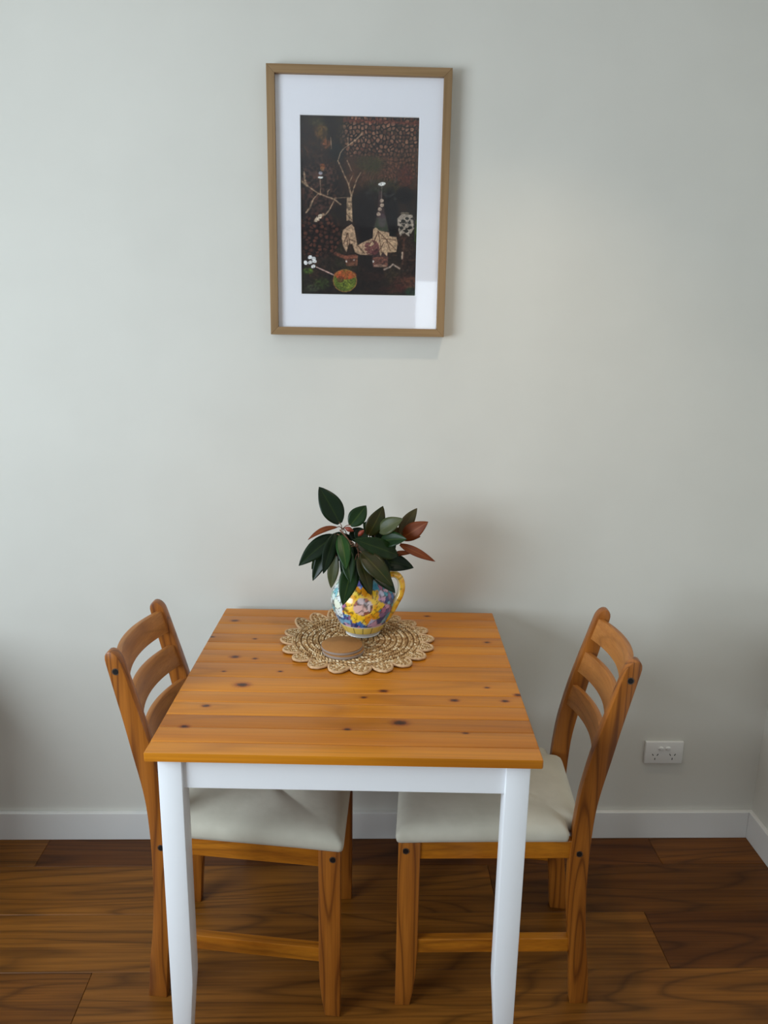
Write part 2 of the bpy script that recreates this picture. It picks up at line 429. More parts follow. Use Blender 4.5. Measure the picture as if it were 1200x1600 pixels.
def cushion():
    x0, xn, x1 = -0.184, -0.1515, 0.226
    def hy(x): return hw(x)+0.002
    corners = [(x1, hy(x1), 0.012), (xn, hy(xn), 0.008), (xn, hw(xn)-0.031, 0.004), (x0, hw(x0)-0.032, 0.010)]
    corners += [(x, -y, r) for x, y, r in corners[::-1]]
    out = []; nc = len(corners)
    for i in range(nc):
        p = Vector(corners[i][:2]); q0 = Vector(corners[i-1][:2]); q1 = Vector(corners[(i+1) % nc][:2]); r = corners[i][2]
        a_ = p + (q0-p).normalized()*r; b_ = p + (q1-p).normalized()*r
        for k in range(7):
            t = k/6; c_ = a_*(1-t)**2 + p*2*t*(1-t) + b_*t*t; out.append((c_.x, c_.y))
        e = q1 + (p-q1).normalized()*corners[(i+1) % nc][2]; n_ = max(2, int((e-b_).length/0.028))
        for k in range(1, n_):
            c_ = b_.lerp(e, k/n_); out.append((c_.x, c_.y))
    cx, cy = (x0+x1)/2, 0
    layers = [(0.4315, 0.006), (0.434, 0.001), (0.442, -0.0005), (0.452, 0.0), (0.461, 0.004), (0.468, 0.011), (0.4735, 0.022),
              (0.4775, 0.038), (0.4805, 0.060), (0.4825, 0.09), (0.484, 0.13), (0.4845, 0.165)]
    bm = bmesh.new(); rings = []
    for li, (z, ins) in enumerate(layers):
        ring = []
        for x, y in out:
            fx = 1-ins/0.19; fy = 1-ins/(0.19)
            # cloth pulled in at the corners
            cc = max(0, abs((x-cx)/0.20)*abs(y/0.2)-0.55)*2.0
            zz = z - 0.006*cc*(1 if li > 3 else 0.3)
            zz += 0.0007*math.sin(31*x+5*y)*math.sin(27*y+2)*min(1, li/5)
            ring.append(bm.verts.new((cx+(x-cx)*fx, y*fy, zz)))
        rings.append(ring)
    n = len(out)
    for a, b_ in zip(rings, rings[1:]):
        for k in range(n): bm.faces.new((a[k], a[(k+1) % n], b_[(k+1) % n], b_[k]))
    bm.faces.new(rings[0][::-1])
    cv = bm.verts.new((cx, 0, 0.4848))
    for k in range(n): bm.faces.new((rings[-1][k], rings[-1][(k+1) % n], cv))
    return bm
def bolt(side, x, z, parent):
    bm = bmesh.new(); n = 14; y = hw(x)
    for r, d0, d1, mi in ((0.0078, -0.004, 0.0005, 0), (0.0056, -0.003, 0.0009, 1)):
        a = [bm.verts.new((x+r*math.cos(2*PI*k/n), side*(y+d0), z+r*math.sin(2*PI*k/n))) for k in range(n)]
        c = [bm.verts.new((x+r*math.cos(2*PI*k/n), side*(y+d1), z+r*math.sin(2*PI*k/n))) for k in range(n)]
        for k in range(n):
            f = bm.faces.new((a[k], a[(k+1) % n], c[(k+1) % n], c[k])); f.material_index = mi
        f = bm.faces.new(c); f.material_index = mi
        f = bm.faces.new(a[::-1]); f.material_index = mi
    return obj('bolt', bm, [m_metal, m_dark], parent)
def make_chair(loc, rz, label):
    t = tag(empty('dining_chair', loc, rz), label, 'chair', 'dining chairs at the table')
    for s in (-1, 1):
        p = obj('rear_leg', rear_post(s), m_cz, t, smooth=35, bevel=0.0022)
        xx = lambda z: (interp(FRONT, z)+interp(BACK, z))/2
        bolt(s, xx(0.816), 0.816, p); bolt(s, xx(0.402)+0.002, 0.402, p)
        f = obj('front_leg', front_leg(s), m_cz, t, smooth=25, bevel=0.0022)
        bolt(s, 0.204, 0.411, f)
        obj('side_rail', side_bar(s, -0.160, 0.174, 0.004, 0.020, 0.388, 0.4305), m_cx, t, bevel=0.0015)
        obj('side_stretcher', side_bar(s, -0.172, 0.174, 0.004, 0.020, 0.1415, 0.1775), m_cx, t, bevel=0.0015)
    boxobj('front_rail', (0.196, 0.216, -0.167, 0.167, 0.388, 0.4305), m_cy, t, bevel=0.0015)
    boxobj('back_rail', (-0.192, -0.172, -0.137, 0.137, 0.388, 0.4305), m_cy, t, bevel=0.0015)
    for z, bow in ((0.809, 0.030), (0.721, 0.030), (0.631, 0.030)):
        obj('back_slat', slat(z, 0.054, bow), m_cy, t, smooth=35, bevel=0.0018)
    obj('seat_cushion', cushion(), m_fab, t, smooth=180)
    return t
# chair at the left faces +x, chair at the right faces -x; both are turned a little clockwise
def chair_at(near_rear, ang, label, first=None):
    # place so that the outer near rear foot corner (x=XRr, y=+-HR) lands on near_rear
    side = -1 if math.cos(ang) > 0 else 1
    c, s = math.cos(ang), math.sin(ang)
    lx, ly = XRr, side*HR
    loc = (near_rear[0]-(c*lx-s*ly), near_rear[1]-(s*lx+c*ly), 0)
    if first is None: return make_chair(loc, ang, label)
    r = dup(first); r.location = loc; r.rotation_euler = (0, 0, ang); r['label'] = label
    return r
ch1 = chair_at((-0.478, -0.573), math.radians(-3.2), 'orange pine ladder-back chair with cream cushion, on the left side of the table')
ch2 = chair_at((0.544, -0.605), PI+math.radians(-4.7), 'orange pine ladder-back chair with cream cushion, on the right side of the table', ch1)

# ------------------------------------------------------------------ picture on the wall
PX0, PX1, PZ0, PZ1, PD = -0.2290, 0.2135, 1.4935, 2.1175, 0.030
m_frz = wood('oak_veneer_upright', 'Z', rgb(96, 72, 44), rgb(142, 112, 76), rgb(158, 128, 92), rings=5, across=9, along=0.8, rough=0.5, ring_amt=0.3, spec=0.3)
m_frx = wood('oak_veneer_rail', 'X', rgb(96, 72, 44), rgb(142, 112, 76), rgb(158, 128, 92), rings=5, across=9, along=0.8, rough=0.5, ring_amt=0.3, spec=0.3)
m_board = plain('mount_board', rgb(234, 233, 238), 0.85, 0.2)
m_core = plain('mount_core', rgb(240, 240, 240), 0.85, 0.2)
m_back = plain('backing_board', rgb(120, 96, 70), 0.9, 0.1)
pic = tag(empty('framed_picture', ((PX0+PX1)/2, 0, PZ0)), 'slim light oak frame with white mount around a dark still life print, on the wall', 'picture')
hwid = (PX1-PX0)/2; hh = PZ1-PZ0; fw = 0.0195
def mitre(name, quad, mat):
    bm = bmesh.new()
    f = [bm.verts.new((x, -PD, z)) for x, z in quad]; r = [bm.verts.new((x, -0.001, z)) for x, z in quad]
    bm.faces.new(f); bm.faces.new(r[::-1])
    for k in range(4): bm.faces.new((f[k], r[k], r[(k+1) % 4], f[(k+1) % 4]))
    return obj(name, bm, mat, pic, bevel=0.0008)
mitre('frame_rail', [(-hwid, hh), (hwid, hh), (hwid-fw, hh-fw), (-hwid+fw, hh-fw)], m_frx)
mitre('frame_rail', [(-hwid, 0), (-hwid+fw, fw), (hwid-fw, fw), (hwid, 0)], m_frx)
mitre('frame_rail', [(-hwid, 0), (-hwid, hh), (-hwid+fw, hh-fw), (-hwid+fw, fw)], m_frz)
mitre('frame_rail', [(hwid, 0), (hwid-fw, fw), (hwid-fw, hh-fw), (hwid, hh)], m_frz)
# mount with a bevelled window
AX0, AX1, AZ0, AZ1 = -0.1500+0.00775, 0.1378+0.00775, 1.5955-PZ0, 2.0105-PZ0
bm = bmesh.new(); o_ = (-hwid+fw-0.004, hwid-fw+0.004, fw-0.004, hh-fw+0.004); yb, yf = -0.0150, -0.0170
out_f = [bm.verts.new((x, yf, z)) for x, z in ((o_[0], o_[2]), (o_[1], o_[2]), (o_[1], o_[3]), (o_[0], o_[3]))]
e = 0.0012
in_f = [bm.verts.new((x, yf, z)) for x, z in ((AX0-e, AZ0-e), (AX1+e, AZ0-e), (AX1+e, AZ1+e), (AX0-e, AZ1+e))]
in_b = [bm.verts.new((x, yb, z)) for x, z in ((AX0, AZ0), (AX1, AZ0), (AX1, AZ1), (AX0, AZ1))]
out_b = [bm.verts.new((v.co.x, yb, v.co.z)) for v in out_f]
for k in range(4):
    j = (k+1) % 4
    bm.faces.new((out_f[k], out_f[j], in_f[j], in_f[k]))
    fc = bm.faces.new((in_f[k], in_f[j], in_b[j], in_b[k])); fc.material_index = 1
    bm.faces.new((out_f[k], out_b[k], out_b[j], out_f[j])); bm.faces.new((out_b[k], in_b[k], in_b[j], out_b[j]))
obj('mount', bm, [m_board, m_core], pic)
boxobj('backing_board', (-hwid+fw-0.004, hwid-fw+0.004, -0.0125, -0.004, fw-0.004, hh-fw+0.004), m_back, pic)
gm = bpy.data.materials.new('picture_glass'); gm.use_nodes = True; nt = gm.node_tree; nt.nodes.clear()
o1 = N(nt, 'ShaderNodeOutputMaterial'); g1 = N(nt, 'ShaderNodeBsdfGlossy'); g1.inputs['Roughness'].default_value = 0.03
t1 = N(nt, 'ShaderNodeBsdfTransparent'); lw = N(nt, 'ShaderNodeLayerWeight')
mx = N(nt, 'ShaderNodeMixShader'); nt.links.new(mth(nt, 'ADD', mth(nt, 'MULTIPLY', mth(nt, 'POWER', lw.outputs['Facing'], 5.0), 0.9), 0.03), mx.inputs[0]); nt.links.new(t1.outputs[0], mx.inputs[1]); nt.links.new(g1.outputs[0], mx.inputs[2]); nt.links.new(mx.outputs[0], o1.inputs[0])
boxobj('glass_pane', (-hwid+fw-0.003, hwid-fw+0.003, -0.0200, -0.0185, fw-0.003, hh-fw+0.003), gm, pic)

# the print: a dark still life painted on a fine vertex grid
GW, GH = 260, 376
def val_noise(shape, cells, seed, ax=1.0):
    rs = np.random.RandomState(seed); cy = int(cells*ax)+2; cx = int(cells)+2
    g = rs.rand(cy+1, cx+1)
    yy = np.linspace(0, cells*ax, shape[0])[:, None]; xx = np.linspace(0, cells, shape[1])[None, :]
    iy = np.floor(yy).astype(int); ix = np.floor(xx).astype(int); fy = yy-iy; fx = xx-ix
    fy = fy*fy*(3-2*fy); fx = fx*fx*(3-2*fx)
    return (g[iy, ix]*(1-fy)*(1-fx)+g[iy, ix+1]*(1-fy)*fx+g[iy+1, ix]*fy*(1-fx)+g[iy+1, ix+1]*fy*fx)
VV, UU = np.meshgrid(np.linspace(0, 1, GH), np.linspace(0, 1, GW), indexing='ij')
X = 50 + UU*965; Y = 62 + VV*1478          # drawing units
img = np.zeros((GH, GW, 3))
def P3(c): return np.array(c, float)
def blend(mask, col):
    global img
    mask = np.clip(mask, 0, 1)[..., None]; img = img*(1-mask) + P3(col)*mask
def soft(d, w=4.0): return 1/(1+np.exp(np.clip(d/w*3, -30, 30)))
def ell(cx, cy, rx, ry, ang=0, w=0.06):
    a = math.radians(ang); dx = X-cx; dy = Y-cy
    u = (dx*math.cos(a)+dy*math.sin(a))/rx; v = (-dx*math.sin(a)+dy*math.cos(a))/ry
    return soft(np.sqrt(u*u+v*v)-1, w)
def seg(pts, r, w=2.0):
    d = np.full(X.shape, 1e9)
    for i in range(len(pts)-1):
        (x0, y0), (x1, y1) = pts[i], pts[i+1]; r0 = r if not isinstance(r, (list, tuple)) else r[i]
        L = (x1-x0)**2+(y1-y0)**2; t = np.clip(((X-x0)*(x1-x0)+(Y-y0)*(y1-y0))/L, 0, 1)
        d = np.minimum(d, np.hypot(X-x0-t*(x1-x0), Y-y0-t*(y1-y0))-r0)
    return soft(d, w)
def poly(pts, w=3.0):
    inside = np.zeros(X.shape, bool); d = np.full(X.shape, 1e9); n = len(pts)
    for i in range(n):
        (x0, y0), (x1, y1) = pts[i], pts[(i+1) % n]
        if y0 != y1:
            inside ^= ((Y >= min(y0, y1)) & (Y < max(y0, y1)) & (X < (Y-y0)*(x1-x0)/(y1-y0)+x0))
        L = (x1-x0)**2+(y1-y0)**2; t = np.clip(((X-x0)*(x1-x0)+(Y-y0)*(y1-y0))/L, 0, 1)
        d = np.minimum(d, np.hypot(X-x0-t*(x1-x0), Y-y0-t*(y1-y0)))
    return soft(np.where(inside, -d, d), w)
n1 = val_noise(X.shape, 7, 1, 1.5); n2 = val_noise(X.shape, 22, 2, 1.5); n3 = val_noise(X.shape, 60, 3, 1.5)
n4 = val_noise(X.shape, 5, 4, 1.5); n5 = val_noise(X.shape, 120, 5, 1.5); n6 = val_noise(X.shape, 12, 6, 4)
img[:] = (36, 28, 26)
blend((n1-0.35)*1.2*n3*1.5, (70, 48, 36)); blend((n4-0.55)*1.6*n2*1.4, (60, 66, 40)); blend((n2-0.55)*0.9*(n5 > 0.5), (96, 62, 44))
# brown crackled field, upper right, with a fine grid of cells
fld = soft(-(X-430+60*(n1-.5))/1, 40)*soft((Y-640)/1, 50)
blend(fld*0.75, (74, 50, 38))
def voro(cell, seed, sy=1.0):
    r_ = np.random.RandomState(seed); nx = int(965/cell)+2; ny = int(1478/(cell*sy))+2
    px = (np.arange(nx)[None, :]+r_.rand(ny, nx)*0.85)*cell+30; py = (np.arange(ny)[:, None]+r_.rand(ny, nx)*0.85)*cell*sy+40
    val = r_.rand(ny, nx); d1 = np.full(X.shape, 1e9); d2 = d1.copy(); vv = np.zeros(X.shape)
    ix = np.clip(((X-30)/cell).astype(int), 0, nx-1); iy = np.clip(((Y-40)/(cell*sy)).astype(int), 0, ny-1)
    for oy in (-1, 0, 1):
        for ox in (-1, 0, 1):
            jx = np.clip(ix+ox, 0, nx-1); jy = np.clip(iy+oy, 0, ny-1)
            d = np.hypot(X-px[jy, jx], (Y-py[jy, jx])/sy); new = d < d1
            d2 = np.where(new, d1, np.where((d < d2) & (d > d1), d, d2)); vv = np.where(new, val[jy, jx], vv); d1 = np.where(new, d, d1)
    return d1, d2-d1, vv
va, vb, vc = voro(30, 21, 1.15)
up = soft(Y-360-80*(n1-.5), 60)*soft(-(X-400), 60)
blend(fld*0.35*(0.4+n3), (104, 72, 52))
blend(up*(vb < 7)*0.9, (22, 14, 12)); blend(up*(vb > 9)*(vc > .4)*0.6*(.5+vc), (150, 110, 86)); blend(up*(vb > 9)*(vc < .25)*0.6, (104, 56, 36))
midf = soft(np.hypot((X-860)/150, (Y-470)/160)-1, .2); blend(midf*(va < 9)*.6, (122, 84, 60)); blend(midf*(vb < 4)*.6, (26, 16, 14))
arc = np.abs((np.hypot(X-720, (Y-560)*1.3)/22+n3*0.6) % 1-0.5)*2
blend(soft(np.hypot((X-720)/150, (Y-500)/130)-1, .2)*(arc > 0.6)*0.55, (120, 74, 58))
blend(soft(np.abs(Y-95-0.02*X+18*(n2-.5))-12, 8)*(X > 400)*0.6, (132, 62, 44))
# left cell field
fl2 = soft(np.hypot((X-200)/190, (Y-1030)/190)-1, .12)
wa, wb, wc = voro(44, 22, 0.9)
blend(fl2*0.6, (52, 34, 30)); blend(fl2*(wa < 15)*(0.35+0.5*wc), (112, 68, 52)); blend(fl2*(wb < 7)*0.8, (22, 14, 15))
fl3 = soft(np.hypot((X-200)/170, (Y-640)/200)-1, .15)
blend(fl3*(n3 > .5)*0.45, (112, 76, 66))
rb = random.Random(9)
for k in range(150):      # loose brush strokes
    x_, y_ = rb.uniform(50, 1010), rb.uniform(70, 1530); a_ = rb.uniform(-0.5, 0.5) + (1.3 if x_ < 330 or rb.random() < .3 else 0); l_ = rb.uniform(18, 70)
    c_ = rb.choice([(112, 74, 52), (86, 54, 44), (70, 78, 46), (124, 88, 60), (24, 20, 22), (20, 18, 20), (98, 50, 38), (58, 62, 60)])
    blend(seg([(x_, y_), (x_+l_*math.cos(a_), y_+l_*math.sin(a_))], rb.uniform(1.5, 4), 4)*rb.uniform(.3, .75), c_)
# greens and ochres
for cx_, cy_, rx_, ry_, col, a_ in ((230,200,50,60,(128,98,42),.6),(265,290,30,40,(150,92,50),.7),(190,120,60,30,(90,92,52),.5),(620,440,120,60,(58,66,34),.6),
        (350,360,50,80,(26,34,34),.7),(720,620,140,60,(38,52,32),.5),(905,540,60,100,(86,40,34),.6),(640,480,60,70,(54,56,34),.5),
        (230,1440,70,50,(84,112,40),.7),(150,1480,60,30,(96,108,78),.6),(110,1335,40,26,(92,124,48),.8),(900,1420,110,60,(88,46,40),.6),
        (960,1420,60,50,(110,72,52),.6),(640,1380,120,40,(80,46,36),.5),(820,1480,120,30,(94,40,36),.5),(970,1500,50,40,(36,66,48),.7),(960,1160,80,60,(74,56,44),.6),
        (1018,540,9,90,(170,164,70),.9),(1000,1000,12,110,(76,100,40),.7),(890,560,14,90,(92,52,34),.6)):
    blend(ell(cx_, cy_, rx_, ry_, 0, .35)*a_*(0.4+0.9*n3), col)
blend(soft(np.hypot((X-790)/60, (Y-870)/230)-1, .15)*.85, (22, 20, 22)); blend(soft(np.hypot((X-590)/85, (Y-900)/240)-1, .15)*.8, (30, 24, 26))
blend(soft(np.hypot((X-470)/330, (Y-1480)/140)-1, .3)*.45, (22, 18, 18)); blend(soft(np.hypot((X-900)/70, (Y-690)/70)-1, .2)*.8, (18, 18, 20))
for k in range(26):
    rr_ = random.Random(k); blend(ell(560+rr_.random()*280, 560+rr_.random()*170, 12, 11)*.35, (86, 88, 84))
tan, pale = (176, 150, 122), (206, 190, 168)
# bare branches
for pts, r in (([(548,206),(500,255),(440,300),(400,330),(378,360),(358,425)], [6,4,3,3,3,3]), ([(358,425),(385,480),(410,540),(445,610),(465,700)], [5,5,5,6,6]), ([(438,235),(440,300)], 3),
        ([(432,420),(468,500)], 3.5), ([(475,540),(445,610)], 3.5), ([(545,510),(515,560),(490,630),(470,700)], 4), ([(470,700),(455,770)], 8), ([(62,590),(110,630)], 9), ([(110,630),(200,690)], 5),
        ([(200,690),(330,735),(380,775)], 6), ([(85,520),(92,590),(110,630)], [7,5]), ([(215,570),(218,690)], 3), ([(200,690),(160,735),(150,755)], 4), ([(150,755),(130,810),(100,845)], 7),
        ([(330,740),(290,820),(255,865)], [4,6]), ([(275,700),(276,672),(292,655)], 4), ([(330,725),(430,718)], 3), ([(240,860),(170,915)], 10), ([(300,240),(305,330)], 3)):
    blend(seg(pts, r, 3)*(.6+.35*n3), tan)
blend(ell(218,560,20,9)*.95, (235,235,232)); blend(ell(218,525,16,12)*.7, (200,200,210)); blend(ell(232,490,16,16)*.6, (190,140,90)); blend(ell(235,470,22,20)*.5, (160,90,40))
blend(ell(200,890,42,18,-48)*(n5 > .35)*.85, pale)
# two bottles
B1 = [(430,715),(470,715),(478,900),(500,960),(525,1180),(522,1270),(500,1290),(430,1288),(412,1260),(392,1120),(388,1040),(425,940),(428,850)]
blend(poly(B1)*.8, (52, 38, 32)); blend(poly([(430,715),(470,715),(474,800),(478,918),(450,905),(428,910)])*(.6+.6*n3), tan)
L1 = [(400,985),(432,960),(470,935),(492,960),(508,1050),(520,1110),(575,1080),(640,1050),(640,1190),(540,1190),(500,1170),(478,1100),(450,1100),(430,1170),(402,1120),(390,1050)]
blend(poly(L1)*.92, (190, 160, 132))
for a_, b_ in (((440,1010),(470,1170)),((440,1010),(405,1100)),((450,1060),(500,1080)),((520,1110),(580,1180)),((430,1010),(440,1130)),((430,850),(470,900))):
    blend(seg([a_, b_], 3, 3)*.8, (70, 44, 34))
blend(poly([(412,1200),(525,1195),(520,1285),(430,1288)])*(.5+.5*n3), (134, 90, 68)); blend(seg([(340,1185),(420,1215),(500,1200)], 14, 6)*.7, (140, 84, 66))
blend(ell(430,1245,7,10)+ell(492,1235,7,9), (235,225,215)); blend(ell(465,1240,40,18)*.5, (60, 34, 28))
B2 = [(690,660),(715,660),(735,800),(775,960),(780,1010),(775,1280),(650,1295),(640,1260),(640,1130),(645,980),(680,850)]
blend(poly(B2)*.75, (78, 58, 58)); blend(poly([(676,880),(750,880),(775,990),(650,990)])*.6, (70, 88, 66)); blend(ell(720,900,30,60)*.5, (100, 84, 92))
L2 = [(648,975),(670,958),(700,985),(780,1000),(782,1030),(838,1035),(850,1080),(842,1160),(770,1168),(765,1200),(730,1160),(712,1200),(690,1130),(640,1160),(590,1130),(600,1080),(645,1050)]
blend(poly(L2)*.92, (192, 164, 134)); blend(ell(640,1130,62,66)*(n3 > .35)*.8, (96, 54, 56))
for a_, b_ in (((690,990),(835,1140)),((690,990),(720,1170)),((720,1050),(835,1060)),((760,1060),(790,1150)),((690,990),(655,1080)),((740,1080),(700,1150))):
    blend(seg([a_, b_], 3, 3)*.8, (74, 48, 38))
blend(poly([(648,1210),(770,1200),(772,1288),(655,1292)])*(.4+.5*n3), (128, 84, 70)); blend(ell(710,1280,55,12)*.7, (170,140,120)); blend(ell(652,1245,6,10), (235,225,215))
for cx_, cy_ in ((715,738),(718,775),(700,808),(690,848)): blend(ell(cx_, cy_, 17, 15)*.85, (186, 166, 146))
blend(ell(715,603,30,15,-8), (236,232,226)); blend(seg([(715,620),(712,720)], 2.5, 3)*.6, (150,140,130))
# lacy leaf in the dark glass
blend(poly([(845,880),(880,845),(968,850),(985,960),(945,1030),(905,1000),(870,1030),(850,965)])*.75*(n3 > .25), (198, 186, 170))
for cx_, cy_, r_ in ((895,905,20),(925,880,16),(880,960,16),(920,985,18),(955,955,15),(945,915,14),(965,880,12)): blend(ell(cx_, cy_, r_, r_*.8)*.9, (30, 28, 26))
blend(seg([(905,1040),(895,1260)], 8, 6)*.6, (104,70,56)); blend(seg([(892,1165),(890,1215)], 7, 3)*.8, (190,170,150)); blend(ell(905,838,36,10)*.6, (150,140,120))
blend(seg([(745,1310),(790,1290),(815,1265),(870,1300)], 7, 5)*.8, (200,180,165))
# seed head, stalk and fruit
for cx_, cy_, a_ in ((128,1218,-30),(158,1228,0),(130,1262,-20),(165,1250,20),(92,1265,70),(155,1295,-30)): blend(ell(cx_, cy_, 19, 15, a_), (214,212,210))
blend(seg([(180,1300),(325,1365)], 5, 3), (190,160,150))
blend(ell(418,1412,96,94)*.97, (98, 112, 44)); blend(ell(420,1362,92,40)*(.55+.6*n3)*.9, (176, 84, 50)); blend(ell(380,1400,30,30)*.5, (96, 48, 36))
blend((np.abs(np.hypot((X-418)/96, (Y-1412)/94)-1) < .045)*.7, (160, 120, 70)); blend(ell(430,1440,50,40)*.45*(n5 > .45), (140, 146, 60))
img *= (0.80+0.42*n5*1.0+0.18*(n3-.5))[..., None]
img = 255*(np.clip(img, 2, 250)/255)**1.14
il = np.where(img/255 <= 0.04045, img/255/12.92, ((img/255+0.055)/1.055)**2.4)
vs = np.zeros((GH, GW, 3)); vs[..., 0] = AX0-0.003 + UU*(AX1-AX0+0.006); vs[..., 1] = -0.0135; vs[..., 2] = AZ1+0.003 - VV*(AZ1-AZ0+0.006)
idx = np.arange(GW*GH).reshape(GH, GW)
quads = np.stack([idx[1:, :-1], idx[1:, 1:], idx[:-1, 1:], idx[:-1, :-1]], -1).reshape(-1, 4)
me = bpy.data.meshes.new('art_print')
me.vertices.add(GW*GH); me.vertices.foreach_set('co', vs.reshape(-1))
me.loops.add(quads.size); me.loops.foreach_set('vertex_index', quads.reshape(-1).astype(np.int32))
me.polygons.add(len(quads)); me.polygons.foreach_set('loop_start', (np.arange(len(quads))*4).astype(np.int32))
me.update()
at = me.color_attributes.new('paint', 'FLOAT_COLOR', 'POINT')
at.data.foreach_set('color', np.concatenate([il, np.ones((GH, GW, 1))], -1).reshape(-1))
def paintmat(name, rough, spec, coat=0.0):
    m, nt, b = newmat(name, rough, spec)
    a = N(nt, 'ShaderNodeAttribute', attribute_name='paint'); nt.links.new(a.outputs['Color'], b.inputs['Base Color'])
    b.inputs['Coat Weight'].default_value = coat; b.inputs['Coat Roughness'].default_value = 0.08
    return m
o = link('art_print', me, paintmat('printed_paper', 0.55, 0.3), pic)
o['label'] = 'dark collage-style still life of bottles, bare twigs, leaves and a green and orange fruit'

# ------------------------------------------------------------------ double power point
m_pl = plain('socket_plastic', rgb(226, 224, 220), 0.35, 0.5)
m_sw = plain('switch_plastic', rgb(238, 237, 234), 0.25, 0.5)
m_hole = plain('socket_hole', rgb(14, 13, 13), 0.8, 0.2)
sk = tag(empty('power_socket', (0.9180, 0, 0.2900)), 'white double power socket with two switches on the wall above the skirting, at right', 'power socket')
boxobj('cover_plate', (-0.0575, 0.0575, -0.010, 0.0, -0.036, 0.036), m_pl, sk, bevel=0.0022, seg=3, smooth=40)
for s in (-1, 1):
    bm = bmesh.new(); n = 20
    r0 = [bm.verts.new((s*0.0105+0.0082*math.cos(2*PI*k/n), -0.0095, 0.0145+0.0062*math.sin(2*PI*k/n))) for k in range(n)]
    r1 = [bm.verts.new((s*0.0105+0.0076*math.cos(2*PI*k/n), -0.0135-0.0012*math.sin(2*PI*k/n), 0.0145+0.0056*math.sin(2*PI*k/n))) for k in range(n)]
    r2 = [bm.verts.new((s*0.0105+0.0060*math.cos(2*PI*k/n), -0.0142-0.0012*math.sin(2*PI*k/n), 0.0145+0.0042*math.sin(2*PI*k/n))) for k in range(n)]
    for a_, b_ in ((r0, r1), (r1, r2)):
        for k in range(n): bm.faces.new((a_[k], a_[(k+1) % n], b_[(k+1) % n], b_[k]))
    bm.faces.new(r2)
    obj('rocker_switch', bm, m_sw, sk, smooth=50)
    for dx, dz, ang in ((-0.0072, 0.0, -30), (0.0072, 0.0, 30), (0.0, -0.0135, 0)):
        bm = bmesh.new(); box(bm, -0.0011, 0.0011, -0.0104, -0.0060, -0.0034, 0.0034)
        a_ = math.radians(ang)
        for v_ in bm.verts:
            x, z = v_.co.x, v_.co.z
            v_.co.x = s*0.0262 + dx + x*math.cos(a_)+z*math.sin(a_); v_.co.z = -0.0065 + dz - x*math.sin(a_)+z*math.cos(a_)
        obj('pin_slot', bm, m_hole, sk)

# ------------------------------------------------------------------ braided jute placemat
MC = (0.000, -0.256, 0.7505)
m_jute, nt, b = newmat('jute', 0.75, 0.25)
v = objvec(nt, (1, 1, 1)); jn = noise(nt, v, 95, 3, 0.6)
geo = N(nt, 'ShaderNodeNewGeometry')
jc = ramp(nt, geo.outputs['Random Per Island'], [(0.0, rgb(150, 108, 64)), (0.3, rgb(184, 144, 96)), (0.7, rgb(212, 174, 124)), (1.0, rgb(246, 224, 186))])
nt.links.new(mix(nt, mth(nt, 'MULTIPLY', jn, 0.3), jc, rgb(110, 76, 42)), b.inputs['Base Color'])
m_cord = wood('jute_cord', 'Z', rgb(140, 100, 66), rgb(196, 158, 116), rgb(214, 178, 136), rings=3, across=60, along=60, rough=0.7, ring_amt=0.4, tint=False)
m_jb = plain('jute_base', rgb(150, 112, 70), 0.9, 0.1)
mat_ = tag(empty('placemat', MC, 0.0), 'round braided jute placemat with a scalloped edge on the table, under the jug and coasters', 'placemat')
US = [(math.cos(PI*(j/4-0.5)), math.sin(PI*(j/4-0.5))) for j in range(5)]
def stitch(V, Fc, cx, cy, cz, ang, L, Wd, Hh):
    base = len(V); ca, sa = math.cos(ang), math.sin(ang)
    for i, (cr, cs) in enumerate(((0.0, -1.0), (0.72, -0.66), (1.0, 0.0), (0.72, 0.66), (0.0, 1.0))):
        if cr == 0.0: V.append((cx+ca*L*cs, cy+sa*L*cs, cz)); continue
        for j in range(6):
            t = 2*PI*j/6; lx, ly, lz = L*cs, Wd*cr*math.cos(t), Hh*cr*math.sin(t)
            V.append((cx+ca*lx-sa*ly, cy+sa*lx+ca*ly, cz+lz))
    # indices: 0, ring1 1-6, ring2 7-12, ring3 13-18, 19
    for j in range(6):
        k = (j+1) % 6
        Fc.append((base, base+1+k, base+1+j)); Fc.append((base+1+j, base+1+k, base+7+k, base+7+j))
        Fc.append((base+7+j, base+7+k, base+13+k, base+13+j)); Fc.append((base+13+j, base+13+k, base+19))
V, Fc = [], []; pitch = 0.0143; RM = 0.1535; rs = random.Random(3)
for ring in range(11):
    r = 0.004 + pitch*(ring+0.05) if ring else 0.0035
    n_ = max(5, int(2*PI*r/0.0092)); ph = rs.random()
    for k in range(n_):
        th = 2*PI*(k+ph)/n_; tang = th+PI/2
        for s in (-1, 1):
            rr_ = r + s*pitch*0.19; a_ = tang - s*0.50 + rs.uniform(-.1, .1)
            tt = th + (0.5*s*0.0046/max(r, .01))
            stitch(V, Fc, rr_*math.cos(tt), rr_*math.sin(tt), 0.0046+rs.uniform(-.0005, .0005), a_, 0.0062, 0.0027, 0.0034)
o = pymesh('braided_disc', V, Fc, m_jute, mat_); o['kind'] = 'stuff'
bm = bmesh.new(); lathe(bm, [(RM+0.004, 0.0004), (RM+0.004, 0.002), (RM-0.004, 0.0026), (0.002, 0.0030)], 64)
obj('woven_ground', bm, m_jb, mat_)
NS = 20
